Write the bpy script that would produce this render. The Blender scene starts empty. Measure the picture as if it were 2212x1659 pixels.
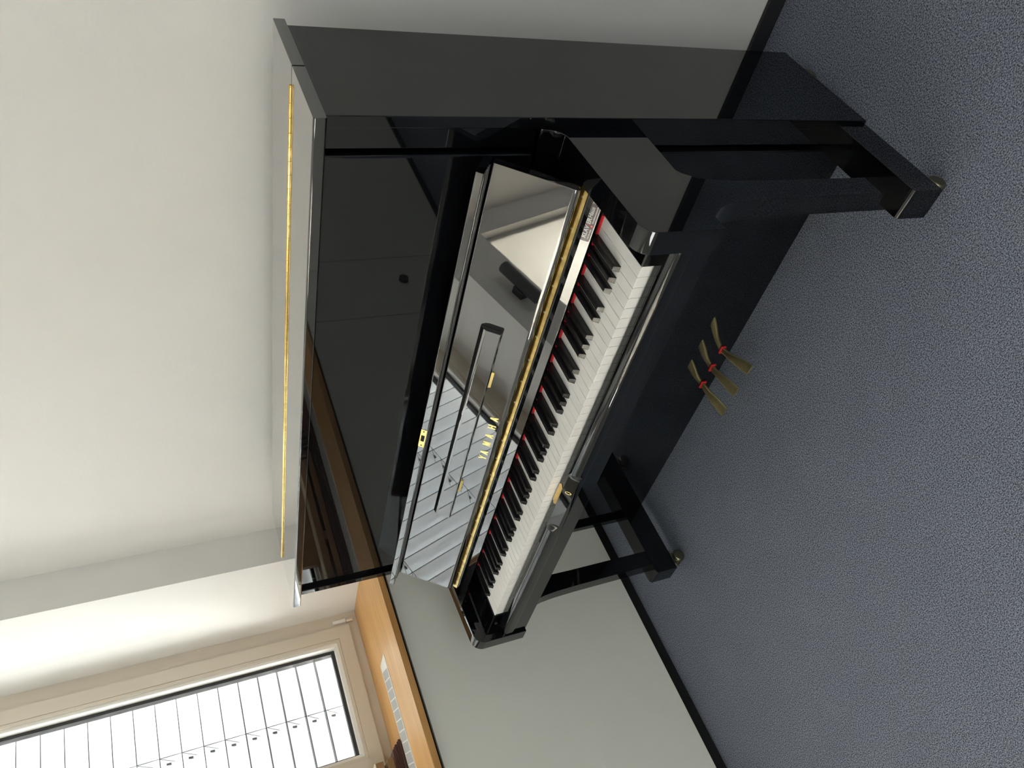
import bpy, bmesh, math, random
from mathutils import Vector, Matrix
random.seed(4)
scene = bpy.context.scene
COL = scene.collection

# ------------------------------------------------------------ materials
def nt(name):
    m = bpy.data.materials.new(name); m.use_nodes = True
    t = m.node_tree; t.nodes.clear()
    o = t.nodes.new('ShaderNodeOutputMaterial')
    return m, t, o

def pbr(name, col, rough=.5, metal=0., ior=1.5, bump=None, vary=None, coat=0., spec=None):
    m, t, o = nt(name)
    b = t.nodes.new('ShaderNodeBsdfPrincipled')
    b.inputs['Base Color'].default_value = (*col, 1)
    b.inputs['Roughness'].default_value = rough
    b.inputs['Metallic'].default_value = metal
    b.inputs['IOR'].default_value = ior
    b.inputs['Coat Weight'].default_value = coat
    if spec is not None: b.inputs['Specular IOR Level'].default_value = spec
    t.links.new(b.outputs[0], o.inputs[0])
    tc = t.nodes.new('ShaderNodeTexCoord')
    if bump:
        sc, st, dist = bump
        n = t.nodes.new('ShaderNodeTexNoise'); n.inputs['Scale'].default_value = sc
        n.inputs['Detail'].default_value = 4
        bp = t.nodes.new('ShaderNodeBump'); bp.inputs['Strength'].default_value = st
        bp.inputs['Distance'].default_value = dist
        t.links.new(tc.outputs['Object'], n.inputs['Vector'])
        t.links.new(n.outputs['Fac'], bp.inputs['Height'])
        t.links.new(bp.outputs[0], b.inputs['Normal'])
    if vary:
        sc, col2 = vary
        n = t.nodes.new('ShaderNodeTexNoise'); n.inputs['Scale'].default_value = sc
        n.inputs['Detail'].default_value = 5
        r = t.nodes.new('ShaderNodeValToRGB')
        r.color_ramp.elements[0].position = .35; r.color_ramp.elements[1].position = .65
        r.color_ramp.elements[0].color = (*col, 1); r.color_ramp.elements[1].color = (*col2, 1)
        t.links.new(tc.outputs['Object'], n.inputs['Vector'])
        t.links.new(n.outputs['Fac'], r.inputs['Fac'])
        t.links.new(r.outputs[0], b.inputs['Base Color'])
    return m

M = {}
M['black'] = pbr('polished_black', (.0025, .0028, .0035), .02, ior=1.52)
M['lidgloss'] = pbr('black_lid_lifted_reflection', (.0035, .0035, .0045), .03, ior=1.6, coat=1.)  # coat and index raised to brighten the reflection in the lid
M['gloss'] = pbr('black_lifted_reflection', (.0035, .0035, .0045), .015, ior=2.4)  # same lacquer, index raised to brighten reflections in fallboard and nameboard
M['white'] = pbr('key_ivory_plastic', (.90, .885, .86), .22, ior=1.5)
M['ebony'] = pbr('key_black_plastic', (.012, .011, .012), .16, ior=1.5)
M['brass'] = pbr('polished_brass', (.80, .56, .20), .16, 1., bump=(60, .25, .002), vary=(40, (.62, .44, .16)))
M['brass_leaf'] = pbr('worn_brass_strip', (.60, .43, .16), .24, 1., bump=(40, .3, .002), vary=(55, (.36, .26, .09)))
M['gold'] = pbr('gold_letter', (.95, .78, .32), .28, 1.)
M['pedal'] = pbr('pedal_brass', (.80, .68, .36), .33, 1., vary=(30, (.66, .55, .27)))
M['felt'] = pbr('red_felt', (.72, .02, .03), .95, bump=(900, .5, .001))
M['dark'] = pbr('dark_slot', (.004, .004, .004), .8)
M['wall'] = pbr('painted_wall', (.78, .765, .73), .9, bump=(90, .12, .003), vary=(3, (.80, .785, .755)))
M['ceil'] = pbr('painted_ceiling', (.78, .77, .75), .9)
M['panel'] = pbr('cover_panel_paint', (.88, .88, .79), .45, bump=(250, .05, .001))
M['frame'] = pbr('window_frame_paint', (.66, .59, .49), .4)
M['bead'] = pbr('glazing_bead_paint', (.86, .84, .79), .4)
M['gasket'] = pbr('gasket_rubber', (.03, .028, .03), .6)
M['steel'] = pbr('brushed_metal', (.75, .73, .70), .25, 1.)
M['grille'] = pbr('grille_aluminium', (.85, .84, .80), .4)
M['grille_dark'] = pbr('grille_mesh', (.33, .33, .33), .6)
M['mahogany'] = pbr('mahogany', (.055, .018, .016), .35, vary=(20, (.085, .028, .024)))
M['brownwood'] = pbr('brown_wood', (.34, .19, .085), .5, vary=(14, (.28, .15, .065)))
M['cream'] = pbr('cream_wood', (.72, .62, .45), .5)
M['greenfelt'] = pbr('green_felt', (.03, .16, .04), .95)
M['charcoal'] = pbr('charcoal_cloth', (.035, .034, .04), .9)
M['base'] = pbr('baseboard_rubber', (.018, .018, .02), .5)
M['plastic'] = pbr('dark_plastic', (.05, .05, .052), .35)
M['txt'] = pbr('white_print', (.9, .9, .9), .5)
M['redprint'] = pbr('red_print', (.55, .07, .07), .4)
M['sticker'] = pbr('sticker_film', (.10, .065, .075), .12)
M['stickedge'] = pbr('sticker_outline', (.30, .18, .22), .4)
M['caster'] = pbr('aged_brass', (.32, .30, .20), .3, 1.)

def mat_carpet():
    m, t, o = nt('blue_grey_carpet')
    b = t.nodes.new('ShaderNodeBsdfPrincipled'); b.inputs['Roughness'].default_value = 1
    b.inputs['Specular IOR Level'].default_value = .1
    tc = t.nodes.new('ShaderNodeTexCoord')
    mp = t.nodes.new('ShaderNodeMapping'); mp.inputs['Scale'].default_value = (1, 1.35, 1)
    n1 = t.nodes.new('ShaderNodeTexNoise'); n1.inputs['Scale'].default_value = 330; n1.inputs['Detail'].default_value = 2
    n2 = t.nodes.new('ShaderNodeTexNoise'); n2.inputs['Scale'].default_value = 5; n2.inputs['Detail'].default_value = 3
    r = t.nodes.new('ShaderNodeValToRGB')
    r.color_ramp.elements[0].position = .38; r.color_ramp.elements[1].position = .66
    r.color_ramp.elements[0].color = (.060, .070, .094, 1); r.color_ramp.elements[1].color = (.39, .43, .53, 1)
    mx = t.nodes.new('ShaderNodeMix'); mx.data_type = 'RGBA'; mx.blend_type = 'MULTIPLY'; mx.inputs[0].default_value = .35
    r2 = t.nodes.new('ShaderNodeValToRGB'); r2.color_ramp.elements[0].color = (.75, .75, .78, 1)
    bp = t.nodes.new('ShaderNodeBump'); bp.inputs['Strength'].default_value = .8; bp.inputs['Distance'].default_value = .004
    L = t.links.new
    L(tc.outputs['Object'], mp.inputs['Vector']); L(mp.outputs[0], n1.inputs['Vector']); L(tc.outputs['Object'], n2.inputs['Vector'])
    L(n1.outputs['Fac'], r.inputs['Fac']); L(n2.outputs['Fac'], r2.inputs['Fac'])
    L(r.outputs[0], mx.inputs[6]); L(r2.outputs[0], mx.inputs[7]); L(mx.outputs[2], b.inputs['Base Color'])
    L(n1.outputs['Fac'], bp.inputs['Height']); L(bp.outputs[0], b.inputs['Normal']); L(b.outputs[0], o.inputs[0])
    return m
M['carpet'] = mat_carpet()

def mat_beech():
    m, t, o = nt('beech_board')
    b = t.nodes.new('ShaderNodeBsdfPrincipled'); b.inputs['Roughness'].default_value = .38
    tc = t.nodes.new('ShaderNodeTexCoord')
    sep = t.nodes.new('ShaderNodeSeparateXYZ')
    st = t.nodes.new('ShaderNodeMath'); st.operation = 'MULTIPLY'; st.inputs[1].default_value = 22
    fl = t.nodes.new('ShaderNodeMath'); fl.operation = 'FLOOR'
    wn = t.nodes.new('ShaderNodeTexWhiteNoise'); wn.noise_dimensions = '1D'
    mp = t.nodes.new('ShaderNodeMapping'); mp.inputs['Scale'].default_value = (40, 2.2, 40)
    n = t.nodes.new('ShaderNodeTexNoise'); n.inputs['Scale'].default_value = 2.; n.inputs['Detail'].default_value = 6
    r = t.nodes.new('ShaderNodeValToRGB')
    r.color_ramp.elements[0].position = .3; r.color_ramp.elements[1].position = .72
    r.color_ramp.elements[0].color = (.60, .31, .10, 1); r.color_ramp.elements[1].color = (.74, .43, .16, 1)
    mx = t.nodes.new('ShaderNodeMix'); mx.data_type = 'RGBA'; mx.blend_type = 'MULTIPLY'; mx.inputs[0].default_value = .5
    r2 = t.nodes.new('ShaderNodeValToRGB'); r2.color_ramp.elements[0].color = (.78, .74, .70, 1)
    L = t.links.new
    L(tc.outputs['Object'], sep.inputs[0]); L(sep.outputs['X'], st.inputs[0]); L(st.outputs[0], fl.inputs[0]); L(fl.outputs[0], wn.inputs['W'])
    L(tc.outputs['Object'], mp.inputs['Vector']); L(mp.outputs[0], n.inputs['Vector']); L(n.outputs['Fac'], r.inputs['Fac'])
    L(wn.outputs['Value'], r2.inputs['Fac']); L(r.outputs[0], mx.inputs[6]); L(r2.outputs[0], mx.inputs[7])
    L(mx.outputs[2], b.inputs['Base Color']); L(b.outputs[0], o.inputs[0])
    return m
M['beech'] = mat_beech()

def mat_slat():
    m, t, o = nt('blind_slat_lacquer')
    d = t.nodes.new('ShaderNodeBsdfDiffuse'); d.inputs['Color'].default_value = (.80, .82, .84, 1)
    g = t.nodes.new('ShaderNodeBsdfTranslucent'); g.inputs['Color'].default_value = (.80, .83, .86, 1)
    x = t.nodes.new('ShaderNodeMixShader'); x.inputs[0].default_value = .06
    t.links.new(d.outputs[0], x.inputs[1]); t.links.new(g.outputs[0], x.inputs[2]); t.links.new(x.outputs[0], o.inputs[0])
    return m
M['slat'] = mat_slat()
def mat_fabric():
    m, t, o = nt('added_blind_fabric')
    d = t.nodes.new('ShaderNodeBsdfDiffuse'); d.inputs['Color'].default_value = (.8, .79, .76, 1)
    g = t.nodes.new('ShaderNodeBsdfTranslucent'); g.inputs['Color'].default_value = (.85, .83, .79, 1)
    x = t.nodes.new('ShaderNodeMixShader'); x.inputs[0].default_value = .5
    t.links.new(d.outputs[0], x.inputs[1]); t.links.new(g.outputs[0], x.inputs[2]); t.links.new(x.outputs[0], o.inputs[0])
    return m
M['fabric'] = mat_fabric()
M['lip'] = pbr('slat_shade_line_and_slot', (.10, .10, .11), .6)  # dark grey for the shade line between slats, and for the cord slots

def mat_glass():
    m, t, o = nt('window_glass')
    tr = t.nodes.new('ShaderNodeBsdfTransparent'); tr.inputs['Color'].default_value = (.95, .97, .96, 1)
    gl = t.nodes.new('ShaderNodeBsdfGlossy'); gl.inputs['Roughness'].default_value = .01
    fr = t.nodes.new('ShaderNodeFresnel'); fr.inputs['IOR'].default_value = 1.5
    x = t.nodes.new('ShaderNodeMixShader')
    L = t.links.new
    ge = t.nodes.new('ShaderNodeNewGeometry')
    ma = t.nodes.new('ShaderNodeMath'); ma.operation = 'MULTIPLY_ADD'; ma.inputs[1].default_value = 1/1.5-1.5; ma.inputs[2].default_value = 1.5
    L(ge.outputs['Backfacing'], ma.inputs[0]); L(ma.outputs[0], fr.inputs['IOR'])
    L(fr.outputs[0], x.inputs[0]); L(tr.outputs[0], x.inputs[1]); L(gl.outputs[0], x.inputs[2]); L(x.outputs[0], o.inputs[0])
    return m
M['glass'] = mat_glass()

# ------------------------------------------------------------ helpers
def link_mesh(name, bm, mat, parent=None, smooth=None):
    bmesh.ops.remove_doubles(bm, verts=bm.verts, dist=1e-6)
    bmesh.ops.recalc_face_normals(bm, faces=bm.faces)
    me = bpy.data.meshes.new(name)
    if smooth is not None:
        for f in bm.faces: f.smooth = True
        a = math.radians(smooth)
        for e in bm.edges:
            e.smooth = len(e.link_faces) == 2 and e.calc_face_angle(0) < a
    bm.to_mesh(me); bm.free()
    me.materials.append(mat if not isinstance(mat, str) else M[mat])
    o = bpy.data.objects.new(name, me); COL.objects.link(o)
    if parent: o.parent = parent
    if smooth is not None:
        wn = o.modifiers.new('normals', 'WEIGHTED_NORMAL'); wn.keep_sharp = True; wn.weight = 100
    return o

def bbox(bm, x0, x1, y0, y1, z0, z1):
    vs = [bm.verts.new((x, y, z)) for x in (x0, x1) for y in (y0, y1) for z in (z0, z1)]
    for f in ((0, 1, 3, 2), (4, 6, 7, 5), (0, 4, 5, 1), (2, 3, 7, 6), (0, 2, 6, 4), (1, 5, 7, 3)):
        bm.faces.new([vs[i] for i in f])
    return vs

def bevel_all(bm, w, seg=2, ang=30):
    es = [e for e in bm.edges if len(e.link_faces) == 2 and e.calc_face_angle(0) > math.radians(ang)]
    bmesh.ops.bevel(bm, geom=es, offset=w, segments=seg, affect='EDGES', profile=.5, clamp_overlap=True)

def box(name, mat, parent, x0, x1, y0, y1, z0, z1, bev=0, seg=2):
    bm = bmesh.new(); bbox(bm, x0, x1, y0, y1, z0, z1)
    bmesh.ops.recalc_face_normals(bm, faces=bm.faces)
    if bev: bevel_all(bm, bev, seg)
    return link_mesh(name, bm, mat, parent, 40 if bev else None)

def prism_x(bm, prof, x0, x1):
    a = [bm.verts.new((x0, y, z)) for y, z in prof]; b = [bm.verts.new((x1, y, z)) for y, z in prof]
    n = len(prof)
    bm.faces.new(a); bm.faces.new(b[::-1])
    for i in range(n): bm.faces.new((a[i], b[i], b[(i+1) % n], a[(i+1) % n]))

def prism(name, mat, parent, prof, x0, x1, bev=0, smooth=30, seg=2):
    bm = bmesh.new(); prism_x(bm, prof, x0, x1)
    bmesh.ops.recalc_face_normals(bm, faces=bm.faces)
    if bev: bevel_all(bm, bev, seg, 45)
    return link_mesh(name, bm, mat, parent, smooth)

def cyl(bm, c, ax, r, h, n=20, r2=None):
    ax = Vector(ax).normalized(); c = Vector(c)
    q = Vector((0, 0, 1)).rotation_difference(ax)
    bmesh.ops.create_cone(bm, cap_ends=True, segments=n, radius1=r, radius2=r if r2 is None else r2, depth=h,
                          matrix=Matrix.Translation(c) @ q.to_matrix().to_4x4())

def tube(bm, pts, r, n=8):
    rings = []
    pts = [Vector(p) for p in pts]
    for i, p in enumerate(pts):
        d = (pts[min(i+1, len(pts)-1)] - pts[max(i-1, 0)]).normalized()
        u = d.cross(Vector((0, 0, 1)) if abs(d.z) < .9 else Vector((1, 0, 0))).normalized(); v = d.cross(u)
        rings.append([bm.verts.new(p + r*(math.cos(2*math.pi*k/n)*u + math.sin(2*math.pi*k/n)*v)) for k in range(n)])
    for a, b in zip(rings, rings[1:]):
        for k in range(n): bm.faces.new((a[k], a[(k+1) % n], b[(k+1) % n], b[k]))
    bm.faces.new(rings[0][::-1]); bm.faces.new(rings[-1])

def empty(name, loc=(0, 0, 0)):
    o = bpy.data.objects.new(name, None); COL.objects.link(o); o.location = loc; o.empty_display_size = .1
    return o

def thing(name, label, cat, loc, group=None):
    o = empty(name, loc); o['label'] = label; o['category'] = cat
    if group: o['group'] = group
    return o

def reroot(root):
    """children were modelled in room coordinates: shift them under the root's own place"""
    off = Vector(root.location)
    def kids(o): return [c for c in bpy.data.objects if c.parent == o]
    for c in kids(root): c.location = c.location - off

def structure(o): o['kind'] = 'structure'; return o

def arc(cy, cz, r, a0, a1, n):
    return [(cy + r*math.cos(math.radians(a0+(a1-a0)*i/n)), cz + r*math.sin(math.radians(a0+(a1-a0)*i/n))) for i in range(n+1)]

# ------------------------------------------------------------ room shell
XW, YW, XG = -1.05, .135, -1.54        # window wall face, back wall face, window frame face
YR, XR, H = -5.2, 3.9, 2.62
ZS, ZL = .884, 2.46                     # sill top, lintel underside
REC = [(.004, -1.71), (-1.98, -2.85), (-3.35, -4.80)]   # window recesses along the window wall

bm = bmesh.new(); bbox(bm, XG-.3, XR+.2, YR-.2, YW+.2, -.06, 0)
structure(link_mesh('floor', bm, 'carpet'))
bm = bmesh.new(); bbox(bm, XG-.3, XR+.2, YR-.2, YW+.2, H, H+.1)
structure(link_mesh('ceiling', bm, 'ceil'))
bm = bmesh.new(); bbox(bm, XG-.3, XR+.2, YW, YW+.2, 0, H)
structure(link_mesh('wall_back', bm, 'wall'))
RY0, RY1 = -4.9, -2.3
bm = bmesh.new()
bbox(bm, XR, XR+.2, YR-.2, RY0, 0, H); bbox(bm, XR, XR+.2, RY1, YW, 0, H)
bbox(bm, XR, XR+.2, RY0, RY1, 0, .9); bbox(bm, XR, XR+.2, RY0, RY1, 2.2, H)
structure(link_mesh('wall_right', bm, 'wall'))
w5 = empty('window_5', (XR+.1, -3.6, .9)); structure(w5)  # window out of view, added to let in fill light from the right
bm = bmesh.new()
for yy in (RY0, -3.63, RY1-.06): bbox(bm, XR+.07, XR+.13, yy, yy+.06, .9, 2.2)
bbox(bm, XR+.07, XR+.13, RY0+.06, RY1-.06, .9, .96); bbox(bm, XR+.07, XR+.13, RY0+.06, RY1-.06, 2.14, 2.2)
o = link_mesh('frame', bm, 'frame', w5); o.location = (-XR-.1, 3.6, -.9)
o = box('pane', 'glass', w5, XR+.098, XR+.102, RY0+.06, RY1-.06, .96, 2.14); o.location = (-XR-.1, 3.6, -.9)
FX0, FX1, FZ0, FZ1 = .2, 3.4, .95, 2.2
bm = bmesh.new()
bbox(bm, XG-.3, FX0, YR-.2, YR, 0, H); bbox(bm, FX1, XR, YR-.2, YR, 0, H)
bbox(bm, FX0, FX1, YR-.2, YR, 0, FZ0); bbox(bm, FX0, FX1, YR-.2, YR, FZ1, H)
structure(link_mesh('wall_front', bm, 'wall'))
w4 = empty('window_4', (1.8, YR-.1, FZ0)); structure(w4)  # window behind the camera, added to let in fill light
bm = bmesh.new()
for xx in (FX0, 1.24, 2.30, FX1-.06): bbox(bm, xx, xx+.06, YR-.13, YR-.07, FZ0, FZ1)
bbox(bm, FX0+.06, FX1-.06, YR-.13, YR-.07, FZ0, FZ0+.06); bbox(bm, FX0+.06, FX1-.06, YR-.13, YR-.07, FZ1-.06, FZ1)
o = link_mesh('frame', bm, 'frame', w4); o.location = (-1.8, -YR+.1, -FZ0)
o = box('pane', 'glass', w4, FX0+.06, FX1-.06, YR-.102, YR-.098, FZ0+.06, FZ1-.06); o.location = (-1.8, -YR+.1, -FZ0)
bm = bmesh.new()
ys = [YW] + [v for p in REC for v in p] + [YR]
for a, b in zip(ys[0::2], ys[1::2]): bbox(bm, XG-.08, XW, b, a, 0, H)
for a, b in REC:
    bbox(bm, XG-.08, XW, b, a, ZL, H)
    bbox(bm, XG-.08, XG-.001, b, a, 0, ZS-.0205)
structure(link_mesh('wall_left', bm, 'wall'))
bm = bmesh.new(); bbox(bm, XW, XR, YW-.011, YW, 0, .045)
bmesh.ops.recalc_face_normals(bm, faces=bm.faces); bevel_all(bm, .003)
structure(link_mesh('baseboard_back', bm, 'base', None, 40))

# ------------------------------------------------------------ windows
def window(idx, ya, yb, mull):
    root = empty('window_%d' % idx, (XG, ya, ZS)); structure(root)
    ya -= .0003; yb += .0003
    z0, z1 = ZS+.0003, ZL-.0003
    bm = bmesh.new()
    fw = .052; fx0, fx1 = XG-.05, XG
    bbox(bm, fx0, fx1, ya-fw, ya, z0, z1); bbox(bm, fx0, fx1, yb, yb+fw, z0, z1)
    bbox(bm, fx0, fx1, yb+fw, ya-fw, z0, z0+.034); bbox(bm, fx0, fx1, yb+fw, ya-fw, z1-.05, z1)
    link_mesh('frame', bm, 'frame', root)
    edges = [ya-fw-.002] + mull + [yb+fw+.002]
    for k in range(len(edges)-1):
        a, b = edges[k], edges[k+1]
        if k: a -= .006
        if k < len(edges)-2: b += .006
        za, zb = z0+.036, z1-.052
        s = .058
        bm = bmesh.new()
        def ring(w0, w1, xa, xb):
            bbox(bm, xa, xb, a-w1, a-w0, za+w0, zb-w0); bbox(bm, xa, xb, b+w0, b+w1, za+w0, zb-w0)
            bbox(bm, xa, xb, b+w1, a-w1, za+w0, za+w1); bbox(bm, xa, xb, b+w1, a-w1, zb-w1, zb-w0)
        ring(0, .047, XG-.03, XG+.014); ring(.0478, s, XG-.03, XG+.012)
        sash = link_mesh('sash', bm, 'frame', root)
        bm = bmesh.new(); ring(s, s+.012, XG-.045, XG+.002); link_mesh('glazing_bead', bm, 'bead', sash)
        bm = bmesh.new(); ring(s+.011, s+.024, XG-.06, XG-.030); link_mesh('gasket', bm, 'gasket', sash)
        w = s+.02
        box('pane', 'glass', sash, XG-.052, XG-.048, b+w, a-w, za+w, zb-w)
    hg = empty('hinge', (0, 0, 0)); hg.parent = root
    bm = bmesh.new(); bbox(bm, XG, XG+.011, ya-.040, ya-.026, z0+.042, z0+.092)
    bmesh.ops.recalc_face_normals(bm, faces=bm.faces); bevel_all(bm, .003)
    link_mesh('hinge_cover', bm, 'bead', hg, 40)
    bm = bmesh.new(); cyl(bm, (XG+.010, ya-.036, z0+.030), (0, 0, 1), .009, .024)
    link_mesh('hinge_pin', bm, 'steel', hg, 40)
    reroot(root)
    return root
window(1, *REC[0], [-.60])
window(2, *REC[1], [])
window(3, *REC[2], [-4.05])  # unseen third window, added to bring more light into the room

# blinds outside
def blind(ya, yb, label, zb, zt):
    xb = -1.675
    root = thing('venetian_blind', label, 'window blind', (xb, (ya+yb)/2, zb))
    n = int((zt-zb)/.0705)
    me = None
    for i in range(n):
        z = 1.304 + .0705*(i-round((1.304-zb)/.0705))
        if me is None:
            bm = bmesh.new()
            prof = []
            tilt = math.radians(58)
            for k in range(9):
                s = -1+2*k/8
                u = .040*s; w = .0085*(1-s*s)
                if k == 0: w += .001
                prof.append((math.cos(tilt)*u - math.sin(tilt)*w, math.sin(tilt)*u + math.cos(tilt)*w))
            up = [(x, z_) for x, z_ in prof]; dn = [(x+.0006, z_-.0006) for x, z_ in prof[::-1]]
            pr = up+dn
            a = [bm.verts.new((x, ya, z_)) for x, z_ in pr]; b = [bm.verts.new((x, yb, z_)) for x, z_ in pr]
            m_ = len(pr)
            bm.faces.new(a); bm.faces.new(b[::-1])
            for q in range(m_): bm.faces.new((a[q], b[q], b[(q+1) % m_], a[(q+1) % m_]))
            lx, lz = prof[-1]
            n0 = len(bm.faces)
            bbox(bm, lx-.0012, lx+.0022, yb, ya, lz-.0010, lz+.0024)  # dark strip along the edge draws the shade between slats
            bm.faces.ensure_lookup_table()
            for f_ in bm.faces[n0:]: f_.material_index = 1
            yy = ya-.41
            while yy > yb+.1:
                n0 = len(bm.faces)
                for (px_, pz_) in (prof[5],):
                    bbox(bm, px_-.004, px_+.004, yy-.012, yy-.006, pz_-.012, pz_+.010)
                bm.faces.ensure_lookup_table()
                for f_ in bm.faces[n0:]: f_.material_index = 1
                yy -= .47
            o = link_mesh('slat', bm, 'slat', root, 35); me = o.data; me.materials.append(M['lip']); slat0 = o
        else:
            o = slat0.copy(); COL.objects.link(o)
        o.location = (xb, 0, z)
    m0 = len([1 for _ in range(1)])
    yy = ya-.41
    while yy > yb+.1:
        bm = bmesh.new()
        tube(bm, [(xb+.046, yy, zb-.02), (xb+.046, yy, zt)], .0013, 6)
        tube(bm, [(xb-.046, yy, zb-.02), (xb-.046, yy, zt)], .0013, 6)
        for i in range(n):
            z = 1.304 + .0705*(i-round((1.304-zb)/.0705))
            tube(bm, [(xb+.046, yy, z+.034), (xb-.046, yy, z-.034)], .0011, 5)
        link_mesh('ladder_cord', bm, 'gasket', root)
        yy -= .47
    reroot(root)
blind(.10, -1.98, 'wide white slatted blind behind the window nearest the piano', .96, 2.50)
rb = thing('added_roller_blind', 'added white translucent roller blind, lit from behind to brighten the recess between two plastered piers', 'window blind', (-1.11, -2.415, ZL-.06))  # unseen blind, added as a bright backlit sheet for the fallboard to reflect
box('fabric', 'fabric', rb, -1.101, -1.100, REC[1][1]+.004, REC[1][0]-.004, 1.0, ZL-.002)
box('bottom_bar', 'bead', rb, -1.107, -1.095, REC[1][1]+.004, REC[1][0]-.004, .985, 1.0, .002)
bm = bmesh.new(); cyl(bm, (-1.124, (REC[1][0]+REC[1][1])/2, ZL-.024), (0, 1, 0), .0222, REC[1][0]-REC[1][1]-.01, 24)
link_mesh('roller', bm, 'bead', rb, 40)
reroot(rb)
# ------------------------------------------------------------ sill, grille, radiator cover
sill = thing('window_sill', 'long beech window board running under the windows behind the piano', 'window sill', (-1.28, -2.3, .865))
bm = bmesh.new()
prev = .003
bbox(bm, XG-.06, XW+.001, REC[0][1]+.0005, REC[0][0]-.0005, ZS-.020, ZS)
bbox(bm, XG-.06, XW+.001, REC[1][1]+.0005, REC[1][0]-.0005, ZS-.020, ZS)
bbox(bm, XG-.06, XW+.001, REC[2][1]+.0005, REC[2][0]-.0005, ZS-.020, ZS)
bbox(bm, XW+.001, -1.013, YR+.01, YW-.004, ZS-.020, ZS)
link_mesh('board', bm, 'beech', sill)
for (a, b) in ((-.320, -1.66), (-2.1, -2.75), (-3.5, -4.7)):
    g = box('vent_grille', 'grille', sill, -1.338, -1.236, b, a, ZS-.003, ZS+.0025)
    bm = bmesh.new()
    y = a-.028; first = True
    while y-.050 > b:
        vs = [bm.verts.new(v) for v in ((-1.331, y, ZS+.0029), (-1.331, y-.031, ZS+.0029), (-1.243, y-.051, ZS+.0029), (-1.243, y-.020, ZS+.0029))]
        bm.faces.new(vs)
        y -= .0352
    mo = link_mesh('mesh_panel', bm, 'grille_dark', g)
reroot(sill)
def mat_lines():
    m = M['grille_dark']; t = m.node_tree
    b = [n for n in t.nodes if n.type == 'BSDF_PRINCIPLED'][0]
    tc = [n for n in t.nodes if n.type == 'TEX_COORD'][0]
    w = t.nodes.new('ShaderNodeTexWave'); w.bands_direction = 'DIAGONAL'; w.inputs['Scale'].default_value = 260
    r = t.nodes.new('ShaderNodeValToRGB'); r.color_ramp.elements[0].color = (.20, .20, .20, 1); r.color_ramp.elements[1].color = (.66, .66, .64, 1)
    r.color_ramp.elements[0].position = .3; r.color_ramp.elements[1].position = .6
    t.links.new(tc.outputs['Object'], w.inputs['Vector']); t.links.new(w.outputs['Fac'], r.inputs[0]); t.links.new(r.outputs[0], b.inputs['Base Color'])
mat_lines()

rc = thing('radiator_cover', 'grey green radiator cover panels under the beech window board', 'radiator cover', (-1.04, -2.3, 0))
for a, b in ((YW-.004, -1.698), (-1.702, -2.098), (-2.102, -3.6), (-3.604, YR+.02)):
    box('cover_panel', 'panel', rc, XW+.004, -1.030, b, a, .043, .852, .0015)
bm = bmesh.new()
bbox(bm, XW+.0005, XW+.0035, YR+.02, YW-.012, .0, ZS-.022)
link_mesh('gap_shade_sheet', bm, 'dark', rc)  # near-black sheet stands in for the shade in the gaps round the panels
bm = bmesh.new(); cyl(bm, (-1.022, -1.93, .36), (1, 0, 0), .022, .018, 24)
kn = link_mesh('valve_cap', bm, 'plastic', rc, 40)
reroot(rc)

# dark fitting on the pier between the windows
wf = thing('wall_fitting', 'black slim fitting fixed to the plastered pier between the windows', 'wall fitting', (XW, -1.85, 2.0))
box('bracket', 'plastic', wf, XW, XW+.04, -1.875, -1.825, 1.95, 2.02, .003)
bm = bmesh.new(); cyl(bm, (XW+.068, -1.85, 2.0), (0, 0, 1), .032, .27, 24)
bmesh.ops.recalc_face_normals(bm, faces=bm.faces); bevel_all(bm, .006, 2, 60)
link_mesh('body', bm, 'plastic', wf, 40)
reroot(wf)

# ------------------------------------------------------------ action model on the sill
am = thing('action_display_model', 'wooden piano action display on a dark mahogany base upon the window board', 'display model', (-1.43, -1.1, ZS))
bm = bmesh.new()
za = ZS
for (x0, x1, y0, y1, h0, h1) in ((-1.530, -1.345, -1.66, -.572, 0, .011), (-1.527, -1.352, -1.656, -.576, .011, .015), (-1.522, -1.362, -1.652, -.580, .015, .022),
                                 (-1.518, -1.370, -1.648, -.584, .022, .025), (-1.514, -1.378, -1.644, -.588, .025, .029)):
    bbox(bm, x0, x1, y0, y1, za+h0+(.0 if h0 else .0035), za+h1)
link_mesh('base', bm, 'mahogany', am)
z = za+.0292
box('key_block', 'brownwood', am, -1.462, -1.400, -1.30, -.604, z, z+.022, .0015)
box('rail', 'brownwood', am, -1.462, -1.404, -1.50, -.606, z+.034, z+.060, .0015)
box('rail_edge', 'cream', am, -1.463, -1.403, -1.50, -.605, z+.0602, z+.0635)
box('support', 'brownwood', am, -1.458, -1.408, -.90, -.86, z+.0222, z+.0338)
box('long_rail', 'brownwood', am, -1.505, -1.480, -1.55, -.80, z+.06, z+.15, .002)
box('post', 'brownwood', am, -1.503, -1.482, -1.53, -1.50, z, z+.06)
box('rail_top', 'cream', am, -1.506, -1.479, -1.55, -.80, z+.1502, z+.156)
box('green_pad', 'greenfelt', am, -1.490, -1.466, -.640, -.604, z, z+.040, .003)
bm = bmesh.new()
for k in range(11):
    y = -1.33-.028*k
    tube(bm, [(-1.40, y, z), (-1.41, y+.01, z+.12), (-1.385, y, z+.22)], .006, 6)
    bbox(bm, -1.40, -1.37, y-.008, y+.008, z+.19, z+.24)
    tube(bm, [(-1.37, y, z+.02), (-1.395, y-.015, z+.16)], .004, 6)
link_mesh('hammer_set', bm, 'mahogany', am)
reroot(am)

# ------------------------------------------------------------ the piano
P = thing('upright_piano', 'glossy black upright piano with open fallboard, white and black keys and brass pedals', 'piano', (0, -.15, 0))
B = 'black'
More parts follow.
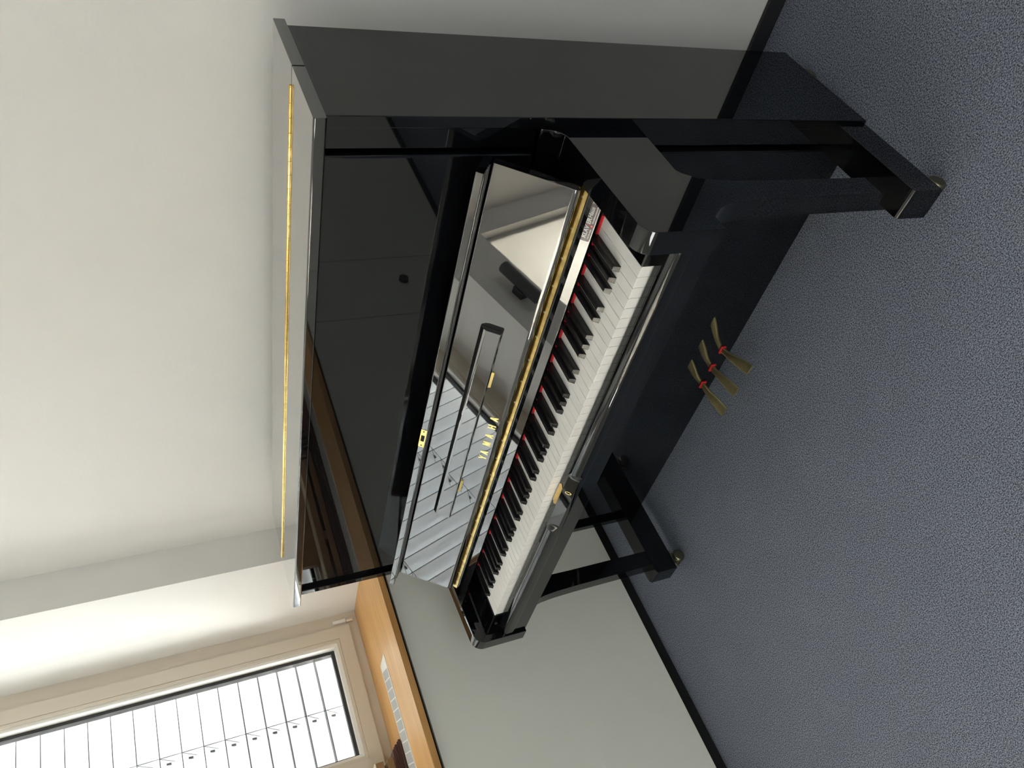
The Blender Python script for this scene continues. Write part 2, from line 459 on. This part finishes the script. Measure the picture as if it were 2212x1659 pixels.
# case sides
for s in (-1, 1):
    a, b = sorted((.713*s, .7345*s))
    box('side_panel', B, P, a, b, -.299, 0, .055, 1.1755, .002)
    a, b = sorted((.6705*s, .7125*s))
    box('corner_post', B, P, a, b, -.288, -.24, .806, 1.1755, .0015)
    box('lower_post', B, P, a, b, -.284, -.24, .134, .604, .0015)
box('back_frame', 'dark', P, -.7125, .7125, -.06, -.002, .07, 1.174)
# lid
rl = box('rear_lid', 'lidgloss', P, -.745, .745, -.1655, 0, 1.176, 1.1965, .0015)
prof = [(-.1685, 1.176), (-.1685, 1.1965)] + arc(-.3225, 1.193, .0035, 90, 180, 4) + [(-.326, 1.178), (-.324, 1.176)]
fl = prism('front_lid', 'lidgloss', P, prof, -.745, .745, .001, 30)
bm = bmesh.new()
x = -.732; kn = .0272; step = 0
rad = .0034; n = 12
rings = []
while x < .712:
    x2 = min(x+kn, .712)
    for (xx, rr) in ((x, rad*.8), (x+.0006, rad), (x2-.0006, rad), (x2, rad*.8)):
        rings.append([bm.verts.new((xx, -.1665+rr*math.cos(2*math.pi*k/n), 1.1975+rr*math.sin(2*math.pi*k/n))) for k in range(n)])
    x = x2
for a, b in zip(rings, rings[1:]):
    for k in range(n): bm.faces.new((a[k], a[(k+1) % n], b[(k+1) % n], b[k]))
bm.faces.new(rings[0]); bm.faces.new(rings[-1])
link_mesh('lid_hinge', bm, 'brass', P, 25)
# upper panel and what lies below it
box('upper_panel', B, P, -.6635, .6635, -.297, -.27, .8035, 1.1755, .005, 3)
box('upper_panel_backing', B, P, -.7125, .7125, -.27, -.235, .75, 1.1755)
prism('rear_shelf', B, P, [(-.24, .8030), (-.302, .8030), (-.3045, .801), (-.3045, .772), (-.330, .770), (-.331, .766), (-.331, .745), (-.24, .745)], -.6705, .6705, 0, 30)
# arms
armp = [(-.2995, .605), (-.2995, .806), (-.302, .806), (-.304, .800), (-.3055, .790), (-.309, .781), (-.3145, .773), (-.322, .768), (-.330, .7665)] + \
    arc(-.566, .7255, .032, 89, 180, 10) + [(-.598, .605)]
for s in (-1, 1):
    a, b = sorted((.671*s, .715*s))
    prism('arm', B, P, armp, a, b, .0012, 30)
    a, b = sorted((.6128*s, .6705*s))
    kb = prism('key_block', B, P, [(-.40, .646), (-.40, .702)] + arc(-.5535, .6985, .0035, 90, 180, 4) + [(-.557, .646)], a, b, .0008, 30)
    bm = bmesh.new(); cyl(bm, (.662*s, -.5578, .685), (0, 1, 0), .0045, .002, 16)
    link_mesh('screw', bm, 'plastic', kb, 40)
# legs
legp = [(-.506, .133), (-.508, .40), (-.510, .47), (-.514, .515), (-.522, .55), (-.536, .578), (-.553, .594), (-.578, .604),
        (-.39, .604), (-.410, .598), (-.428, .585), (-.442, .562), (-.450, .53), (-.4545, .48), (-.456, .40), (-.456, .133)]
for s in (-1, 1):
    a, b = sorted((.6645*s, .705*s))
    bm = bmesh.new(); pl = [bm.verts.new((a, y, z_)) for y, z_ in legp]; pr = [bm.verts.new((b, y, z_)) for y, z_ in legp]
    k = len(legp)
    for i in range(k): bm.faces.new((pl[i], pr[i], pr[(i+1) % k], pl[(i+1) % k]))
    half = k//2
    for i in range(half-1):
        for L_ in (pl, pr): bm.faces.new((L_[i], L_[i+1], L_[k-2-i], L_[k-1-i]))
    link_mesh('front_leg', bm, B, P, 30)
    a, b = sorted((.6635*s, .7272*s))
    tb = prism('toe_block', B, P, [(-.005, .055), (-.005, .132), (-.527, .132)] + arc(-.527, .123, .009, 90, 180, 6) + [(-.536, .055)], a, b, .001, 30)
    for yy in (-.492, -.06):
        c = empty('caster'); c.parent = P
        xm = .695*s
        bm = bmesh.new()
        for dx in (-.016, .016):
            cyl(bm, (xm+dx, yy, .0195), (1, 0, 0), .0193, .017, 28)
        bmesh.ops.recalc_face_normals(bm, faces=bm.faces); bevel_all(bm, .0055, 3, 60)
        link_mesh('wheel', bm, 'caster', c, 40)
        bm = bmesh.new(); bbox(bm, xm-.004, xm+.004, yy-.015, yy+.02, .02, .052); bbox(bm, xm-.026, xm+.026, yy-.02, yy+.02, .0485, .0545)
        link_mesh('fork', bm, 'caster', c)
# keybed and lower panel
box('keybed', B, P, -.6705, .6705, -.5905, -.2995, .605, .6455, .002)
box('lower_panel', B, P, -.6635, .6635, -.2955, -.275, .058, .6045, .004, 3)
box('bottom_board', 'dark', P, -.662, .662, -.2745, -.062, .062, .085)
# key slip with finger scoop
def scoop(x):
    a = (x-(-.145))/.022; b = (.070-x)/.022
    f = max(0, min(1, min(a, b))); return f*f*(3-2*f)
bm = bmesh.new(); rows = []
xs = [-.6705]+[-.6 + .05*i for i in range(9)]+[-.165+.0028*i for i in range(18)]+[-.10, 0, .03]+[.04+.0028*i for i in range(18)]+[.1+.05*i for i in range(12)]+[.6705]
xs = sorted(set(round(v, 4) for v in xs))
for x in xs:
    f = scoop(x)
    e = -.568 - .008*f
    base = [(-.5575, .646), (-.5575, .677), (e, .677), (e-.0012, .6795)]
    if True:
        curve = arc(-.5785, .6635, .016, 90, 180, 7)
        flat = [(e-.0012+(-.5945-e+.0012)*t_, .6795-.020*t_) for t_ in [i/7 for i in range(8)]]
        cv = [(c_[0]*(1-f)+g_[0]*f, c_[1]*(1-f)+g_[1]*f) for c_, g_ in zip(curve, flat)]
    base += cv + [(-.5945, .650), (-.5935, .646)]
    rows.append([bm.verts.new((x, y, z_)) for y, z_ in base])
m_ = len(rows[0])
for a, b in zip(rows, rows[1:]):
    for k in range(m_): bm.faces.new((a[k], b[k], b[(k+1) % m_], a[(k+1) % m_]))
bm.faces.new(rows[0]); bm.faces.new(rows[-1][::-1])
ks = link_mesh('key_slip', bm, B, P, 28)
bm = bmesh.new()
vs = [bm.verts.new((x, y, .6774)) for x, y in ((-.056, -.559), (.003, -.559), (.010, -.5655), (.003, -.5745), (-.056, -.5745), (-.063, -.5655))]
f = bm.faces.new(vs); r_ = bmesh.ops.extrude_face_region(bm, geom=[f]); bmesh.ops.translate(bm, verts=[v for v in r_['geom'] if isinstance(v, bmesh.types.BMVert)], vec=(0, 0, .0008))
link_mesh('lock_plate', bm, 'brass', ks)
bm = bmesh.new()
def ring_on(bm, cx, cy, cz, ry, rx, dn, th):
    outer = []; inner = []
    nrm = Vector((0, -.74, .67)); up = Vector((0, .67, .74)).normalized()*-1; sx = Vector((1, 0, 0))
    n_ = 24
    for k in range(n_):
        a = 2*math.pi*k/n_
        o_ = Vector((cx, cy, cz)) + sx*math.cos(a)*rx + up*math.sin(a)*ry + nrm*dn
        i_ = Vector((cx, cy, cz)) + sx*math.cos(a)*rx*.62 + up*math.sin(a)*ry*.78 + nrm*dn
        outer.append(bm.verts.new(o_)); inner.append(bm.verts.new(i_))
    for k in range(n_): bm.faces.new((outer[k], outer[(k+1) % n_], inner[(k+1) % n_], inner[k]))
ring_on(bm, .001, -.5868, .6690, .0075, .0045, .0006, 0)
esc = link_mesh('keyhole_ring', bm, 'gold', ks)

# keys
def key_mesh_white(w):
    bm = bmesh.new()
    x0, x1 = 0, w
    bbox(bm, x0, x1, -.5540, -.404, .672, .6975)
    bmesh.ops.recalc_face_normals(bm, faces=bm.faces)
    bm2 = bmesh.new(); bbox(bm2, x0, x1, -.5556, -.404, .6976, .7002)
    bmesh.ops.recalc_face_normals(bm2, faces=bm2.faces)
    es = [e for e in bm2.edges if len(e.link_faces) == 2 and max(v.co.z for v in e.verts) > .7]
    bmesh.ops.bevel(bm2, geom=es, offset=.0009, segments=2, affect='EDGES', profile=.5)
    tmp = bpy.data.meshes.new('t'); bm2.to_mesh(tmp); bm.from_mesh(tmp); bpy.data.meshes.remove(tmp); bm2.free()
    return bm
PITCH = 1.2225/52
wme = None
for i in range(52):
    x = -.61125 + i*PITCH + .0006
    if wme is None:
        o = link_mesh('white_key', key_mesh_white(PITCH-.0012), 'white', P, 40); wme = o.data; wk = o
    else:
        o = wk.copy(); COL.objects.link(o)
    o.location = (x, 0, 0)
def key_mesh_black():
    bm = bmesh.new()
    z0, z1 = .7004, .7125
    b = [(-.0068, -.5065), (.0068, -.5065), (.0068, -.409), (-.0068, -.409)]
    t_ = [(-.0048, -.5005), (.0048, -.5005), (.0048, -.409), (-.0048, -.409)]
    lo = [bm.verts.new((x, y, z0)) for x, y in b]; hi = [bm.verts.new((x, y, z1)) for x, y in t_]
    bm.faces.new(lo[::-1]); bm.faces.new(hi)
    for k in range(4): bm.faces.new((lo[k], lo[(k+1) % 4], hi[(k+1) % 4], hi[k]))
    bmesh.ops.recalc_face_normals(bm, faces=bm.faces)
    es = [e for e in bm.edges if sum(v.co.z > .71 for v in e.verts) >= 1]
    bmesh.ops.bevel(bm, geom=es, offset=.0009, segments=3, affect='EDGES', profile=.5)
    return bm
bme = None
for i in range(51):
    note = 'ABCDEFG'[i % 7]
    off = {'A': .0012, 'C': -.0014, 'D': .0014, 'F': -.0016, 'G': 0}.get(note)
    if off is None: continue
    x = -.61125 + (i+1)*PITCH + off
    if bme is None:
        o = link_mesh('black_key', key_mesh_black(), 'ebony', P, 40); bme = o.data; bk = o
    else:
        o = bk.copy(); COL.objects.link(o)
    o.location = (x, 0, 0)
box('red_felt_strip', 'felt', P, -.612, .612, -.4135, -.4095, .7004, .7045)
box('key_rail', 'dark', P, -.612, .612, -.403, -.30, .646, .712)

# name board, hinge, fallboard
nb = prism('nameboard', 'gloss', P, [(-.4180, .7160), (-.3995, .7424), (-.33, .7424), (-.33, .7150), (-.4170, .7150)], -.6705, .6705, .0006, 30)
prism('hinge_plank', B, P, [(-.332, .7445), (-.332, .7655), (-.4045, .7655), (-.4245, .7560), (-.4265, .7535), (-.4265, .744), (-.424, .7425), (-.34, .7425)], -.6705, .6705, .0008, 30)
def slope_box(bm, x0, x1, ya, za_, yb, zb_, t0, t1):
    """strip between (ya,za) and (yb,zb) in the y-z plane, from t0 to t1 above it"""
    d = Vector((0, yb-ya, zb_-za_)).normalized(); nn = Vector((0, -d.z, d.y))
    if nn.z < 0: nn = -nn
    pts = [Vector((0, ya, za_))+nn*t0, Vector((0, yb, zb_))+nn*t0, Vector((0, yb, zb_))+nn*t1, Vector((0, ya, za_))+nn*t1]
    prism_x(bm, [(p.y, p.z) for p in pts], x0, x1)
bm = bmesh.new(); slope_box(bm, -.669, .669, -.4052, .7653, -.4240, .7564, .0003, .0013)
hinge = link_mesh('fallboard_hinge', bm, 'brass_leaf', P)
bm = bmesh.new()
x = -.669
rings = []
while x < .669:
    x2 = min(x+.0135, .669)
    for (xx, rr) in ((x, .0022), (x+.0004, .0027), (x2-.0004, .0027), (x2, .0022)):
        rings.append([bm.verts.new((xx, -.4055+rr*math.cos(math.pi*k/5), .7685+rr*math.sin(math.pi*k/5))) for k in range(10)])
    x = x2
for a, b in zip(rings, rings[1:]):
    for k in range(10): bm.faces.new((a[k], a[(k+1) % 10], b[(k+1) % 10], b[k]))
bm.faces.new(rings[0]); bm.faces.new(rings[-1])
link_mesh('knuckle', bm, 'brass', hinge, 30)
sme = None
for k in range(21):
    x = .655-.0655*k
    if sme is None:
        bm = bmesh.new(); cyl(bm, (0, 0, 0), (0, -.43, .90), .0029, .0012, 14, .0018)
        o = link_mesh('screw', bm, 'caster', hinge, 30); sme = o.data
    else:
        o = bpy.data.objects.new('screw', sme); COL.objects.link(o); o.parent = hinge
    o.location = (x, -.4165, .7618)

FD = Vector((0, .085, .119)).normalized(); FN = Vector((0, -.119, .085)).normalized()   # up the flap, out of the flap
F0 = Vector((0, -.416, .78))
def onflap(x, s, h=0): return Vector((x, 0, 0)) + F0 + FD*s + FN*h
LEN = .1455
T = .0195
fp = []
# rounded foot
fc = F0 - FN*.016 + FD*.002
for k in range(0, 9):
    a = math.radians(-52 + 52*k/8)
    p_ = fc + FN*.016*math.cos(a) + FD*.016*math.sin(a); fp.append((p_.y, p_.z))
e1 = F0 + FD*LEN
for k in range(1, 6):
    a = math.radians(90*k/5); p_ = e1 - FN*.005 - FD*.005 + FN*.005*math.cos(a) + FD*.005*math.sin(a); fp.append((p_.y, p_.z))
p_ = e1 - FN*T; fp.append((p_.y, p_.z))
p_ = F0 - FN*T + FD*.0; fp.append((p_.y, p_.z))
# straight face needs its own start point
flap = prism('fallboard', 'gloss', P, fp, -.67, .67, .0012, 25)
# folded lip
q0 = e1 - FN*.018 + FD*.0025
lipr = [q0, q0 + FN*.0605, q0 + FN*.062 + FD*.0015, q0 + FN*.062 + FD*.0135, q0 + FN*.0605 + FD*.015, q0 + FD*.015]
lip = prism('fallboard_lip', 'gloss', flap, [(v.y, v.z) for v in lipr], -.67, .67, .0008, 30)
bm = bmesh.new()
for k, (h, d0, d1) in enumerate(((.022, -.0015, .0), (.030, -.0012, 0), (.038, -.001, 0))):
    a = q0 + FN*h; b_ = q0 + FN*(h+.003)
    prism_x(bm, [((a+FD*d0).y, (a+FD*d0).z), ((b_+FD*d0).y, (b_+FD*d0).z), (b_.y, b_.z), (a.y, a.z)], -.668, .668)
link_mesh('rubber_bead', bm, 'plastic', lip)
a = q0 + FN*.0622
bm = bmesh.new(); prism_x(bm, [((a+FD*.0008).y, (a+FD*.0008).z), ((a+FD*.0142).y, (a+FD*.0142).z), ((a+FD*.0142+FN*.0008).y, (a+FD*.0142+FN*.0008).z), ((a+FD*.0008+FN*.0008).y, (a+FD*.0008+FN*.0008).z)], -.046, .013)
st = link_mesh('strike_plate', bm, 'brass', lip)
bm = bmesh.new(); prism_x(bm, [((a+FD*.0035+FN*.0006).y, (a+FD*.0035+FN*.0006).z), ((a+FD*.0115+FN*.0006).y, (a+FD*.0115+FN*.0006).z), ((a+FD*.0115+FN*.0012).y, (a+FD*.0115+FN*.0012).z), ((a+FD*.0035+FN*.0012).y, (a+FD*.0035+FN*.0012).z)], -.026, -.006)
for xx in (-.040, .007):
    c_ = a+FD*.0075+FN*.001; cyl(bm, (xx, c_.y, c_.z), FN, .0016, .0008, 12)
link_mesh('slot', bm, 'dark', st)
# music ledge folded on the fallboard
def flap_prism(name, mat, par, prof, x0, x1, bev=0):
    bm = bmesh.new(); pts = [onflap(0, s_, h_) for s_, h_ in prof]
    prism_x(bm, [(v.y, v.z) for v in pts], x0, x1)
    bmesh.ops.recalc_face_normals(bm, faces=bm.faces)
    if bev: bevel_all(bm, bev, 2, 45)
    return link_mesh(name, bm, mat, par, 30)
led = flap_prism('music_ledge', 'gloss', flap, [(.0495, .0002), (.0495, .0095), (.052, .0125), (.082, .0125), (.089, .010), (.0955, .004), (.0965, .0002)], -.3215, .3215, .0012)
for xx in (.185, -.194):
    flap_prism('ledge_hinge', 'gold', led, [(.0435, .0003), (.0435, .0018), (.0492, .0040), (.0492, .0003)], xx-.0225, xx+.0225)
# letters
def letter(ch):
    P_ = {
     'Y': [[(-.05, 1), (.30, 1), (.52, .60), (.68, .44), (.68, 0), (.32, 0), (.32, .44)], [(.50, .62), (.72, 1), (1.05, 1), (.68, .44)]],
     'A': [[(-.05, 0), (.26, 0), (.54, .72), (.50, 1), (.32, 1)], [(.66, 0), (1.05, 0), (.70, 1), (.40, 1), (.40, .78)], [(.18, .20), (.80, .20), (.76, .38), (.24, .38)]],
     'M': [[(0, 0), (.24, 0), (.24, 1), (0, 1)], [(.76, 0), (1, 0), (1, 1), (.76, 1)], [(.24, 1), (.24, .60), (.42, 0), (.60, 0), (.60, .28), (.36, 1)], [(.76, 1), (.76, .60), (.58, 0), (.42, .12), (.42, .30), (.66, 1)]],
     'H': [[(0, 0), (.33, 0), (.33, 1), (0, 1)], [(.67, 0), (1, 0), (1, 1), (.67, 1)], [(.33, .40), (.67, .40), (.67, .60), (.33, .60)]],
    }
    return P_[ch]
s0, hgt = .0068, .0182
for (ch, cx, w) in (('Y', -.0655, .0115), ('A', -.0470, .0120), ('M', -.0150, .0130), ('A', .0128, .0120), ('H', .0442, .0118), ('A', .0710, .0120)):
    bm = bmesh.new()
    for j, poly in enumerate(letter(ch)):
        lo = [bm.verts.new(onflap(cx+(u-.5)*w, s0+v*hgt, .0001)) for u, v in poly]
        hi = [bm.verts.new(onflap(cx+(u-.5)*w, s0+v*hgt, .0005+.00004*j)) for u, v in poly]
        bm.faces.new(hi); bm.faces.new(lo[::-1])
        for k in range(len(poly)): bm.faces.new((lo[k], lo[(k+1) % len(poly)], hi[(k+1) % len(poly)], hi[k]))
    o = link_mesh('letter', bm, 'gold', flap)
# sticker
YN = -.4180
def plate(name, mat, par, x0, x1, z0, z1, y, th, r=.002):
    bm = bmesh.new(); pts = []
    for (cx, cz, a0) in ((x1-r, z1-r, 0), (x0+r, z1-r, 90), (x0+r, z0+r, 180), (x1-r, z0+r, 270)):
        for k in range(5):
            a = math.radians(a0+22.5*k); pts.append((cx+r*math.cos(a), cz+r*math.sin(a)))
    f0 = [bm.verts.new((x, y, z_)) for x, z_ in pts]; f1 = [bm.verts.new((x, y-th, z_)) for x, z_ in pts]
    bm.faces.new(f0); bm.faces.new(f1[::-1])
    for k in range(len(pts)): bm.faces.new((f0[k], f0[(k+1) % len(pts)], f1[(k+1) % len(pts)], f1[k]))
    return link_mesh(name, bm, mat, par)
sx0, sx1, sz0, sz1 = .558, .636, .7185, .7372
stk = plate('sticker', 'stickedge', nb, sx0, sx1, sz0, sz1, YN, .0002, .003)
plate('film', 'sticker', stk, sx0+.0006, sx1-.0006, sz0+.0006, sz1-.0006, YN-.0002, .0001, .0025)
def text(body, x, z_, size, y, mat, par, shear=0, bold=0):
    cu = bpy.data.curves.new('t', 'FONT'); cu.body = body; cu.size = size; cu.shear = shear; cu.extrude = .00004; cu.offset = bold
    to = bpy.data.objects.new('t', cu); COL.objects.link(to)
    bpy.context.view_layer.update()
    me = bpy.data.meshes.new_from_object(to.evaluated_get(bpy.context.evaluated_depsgraph_get()))
    bpy.data.objects.remove(to); me.name = 'print'
    me.transform(Matrix.Translation((x, y, z_)) @ Matrix.Rotation(math.pi/2, 4, 'X'))
    me.materials.clear(); me.materials.append(M[mat])
    o = bpy.data.objects.new('lettering', me); COL.objects.link(o); o.parent = par
    return o
yt = YN-.00036
text('KLAV', sx0+.006, .7268, .0108, yt, 'txt', stk, .15, .0005)
text('ER', sx0+.0355, .7268, .0108, yt, 'txt', stk, .15, .0005)
text('Haus', sx0+.0485, .7268, .0108, yt, 'txt', stk, .25, .0002)
bm = bmesh.new()
vs = [bm.verts.new(v) for v in ((sx0+.0320, yt, .7262), (sx0+.0336, yt, .7262), (sx0+.0350, yt, .7345), (sx0+.0334, yt, .7345))]; bm.faces.new(vs)
cyl(bm, (sx0+.0325, yt+.00006, .7228), (0, -1, 0), .0030, .0001, 24)
link_mesh('red_mark', bm, 'redprint', stk)
bm = bmesh.new(); cyl(bm, (sx0+.0325, yt-.00006, .7228), (0, -1, 0), .0010, .0001, 16)
rr = random.Random(2)
for x0_, x1_ in ((sx0+.006, sx0+.026), (sx0+.0385, sx0+.073)):
    x = x0_
    while x < x1_:
        w = rr.uniform(.0006, .0011)
        bbox(bm, x, x+w, yt-.00004, yt, .7215, .7215+rr.uniform(.0015, .0025)); x += w+.00025
link_mesh('small_print', bm, 'txt', stk)

ang = -math.atan2(.0185, .0264)
RM = Matrix.Translation((0, YN, .7160)) @ Matrix.Rotation(ang, 4, 'X') @ Matrix.Translation((0, -YN, -.7160-.0008))
for o in [stk] + [c for c in bpy.data.objects if c.parent == stk]: o.data.transform(RM)
# pedals
for (xf, xt, nm) in ((.071, .0835, 'r'), (.003, -.002, 'm'), (-.064, -.081, 'l')):
    bm = bmesh.new(); rows = []
    st_ = [(-.27, .0085, .0945, .005), (-.297, .0085, .0935, .005), (-.312, .0085, .092, .0048), (-.328, .0105, .089, .0045), (-.346, .0140, .0835, .0042), (-.364, .0162, .0775, .0040), (-.380, .0168, .0725, .0038), (-.3885, .0168, .0705, .0036)]
    for y, hw, zc, ht in st_:
        t_ = max(0, min(1, (-.30-y)/.088)); cx = xf + (xt-xf)*t_
        pr = []
        for k in range(14):
            a = 2*math.pi*k/14
            cx_ = math.copysign(abs(math.cos(a))**.55, math.cos(a)); cz_ = math.copysign(abs(math.sin(a))**.7, math.sin(a))
            pr.append(bm.verts.new((cx+hw*cx_, y, zc+ht*cz_)))
        rows.append(pr)
    for a, b in zip(rows, rows[1:]):
        for k in range(14): bm.faces.new((a[k], a[(k+1) % 14], b[(k+1) % 14], b[k]))
    bm.faces.new(rows[0]); bm.faces.new(rows[-1][::-1])
    pd = link_mesh('pedal', bm, 'pedal', P, 50)
    bm = bmesh.new()
    w = .0115
    bbox(bm, xf-w, xf-w+.0022, -.2995, -.2956, .0865, .1005); bbox(bm, xf+w-.0022, xf+w, -.2995, -.2956, .0865, .1005)
    bbox(bm, xf-w+.0022, xf+w-.0022, -.2995, -.2956, .0865, .0883); bbox(bm, xf-w+.0022, xf+w-.0022, -.2995, -.2956, .0988, .1005)
    link_mesh('pedal_felt', bm, 'felt', pd)
reroot(P)

# ------------------------------------------------------------ light
def area(name, loc, sx, sy, power, col, rot):
    l = bpy.data.lights.new(name, 'AREA'); l.shape = 'RECTANGLE'; l.size = sx; l.size_y = sy; l.energy = power; l.color = col
    o = bpy.data.objects.new(name, l); COL.objects.link(o); o.location = loc; o.rotation_euler = rot
    return o
SKY, GND, W2, W3, FRT, RGT = 950, 290, 150, 72, 14, 66
a, b = REC[0]; w = a-b
area('daylight_sky', (-3.0, (a+b)/2, 2.9), 2.0, w+1.2, SKY, (1.0, .985, .955), (0, math.radians(-52), 0))
area('daylight_ground', (-2.9, (a+b)/2, .2), 1.6, w+1.2, GND, (1.0, .98, .94), (0, math.radians(-125), 0))
for k, pw, (a, b) in (('win2', W2, REC[1]), ('added_win3', W3, REC[2])):  # second lamp serves the added third window
    area('daylight_window', (-1.72, (a+b)/2, 1.5), 1.2, a-b, pw, (1.0, .985, .96), (0, math.radians(-90), 0))
area('added_fill_front', ((FX0+FX1)/2, YR-.6, 1.75), 3.6, 2.0, FRT, (.97, .985, 1.0), (math.radians(90), 0, 0))  # fill lamp outside the added front window
area('added_fill_right', (XR+.6, (RY0+RY1)/2, 1.75), 2.0, 3.0, RGT, (.97, .985, 1.0), (0, math.radians(90), 0))  # fill lamp outside the added right window
world = bpy.data.worlds.new('World'); scene.world = world; world.use_nodes = True
bg = world.node_tree.nodes['Background']; bg.inputs[0].default_value = (.95, .97, 1, 1); bg.inputs[1].default_value = .24

# ------------------------------------------------------------ camera
R = Vector((0.67890911, 0.72319081, -0.12679696)); U = Vector((-0.21498279, 0.36092697, 0.90747679)); D = Vector((-0.70204332, 0.5888351, -0.40051018))
cam = bpy.data.cameras.new('camera'); co = bpy.data.objects.new('camera', cam); COL.objects.link(co)
cr, cu_, cb = -U, R, -D
co.matrix_world = Matrix(((cr.x, cu_.x, cb.x, 1.34697738), (cr.y, cu_.y, cb.y, -1.38373138), (cr.z, cu_.z, cb.z, 1.44073664), (0, 0, 0, 1)))
cam.sensor_fit = 'HORIZONTAL'; cam.sensor_width = 36; cam.lens = 1696.047/2212*36; cam.clip_start = .02
scene.camera = co
vs_ = scene.view_settings
vs_.view_transform = 'Standard'; vs_.look = 'None'; vs_.gamma = 1; vs_.use_curve_mapping = False; vs_.exposure = 0.68
scene.cycles.max_bounces = 12; scene.cycles.diffuse_bounces = 6; scene.cycles.glossy_bounces = 6
scene.cycles.transparent_max_bounces = 16; scene.cycles.sample_clamp_indirect = 8
scene.cycles.use_denoising = True
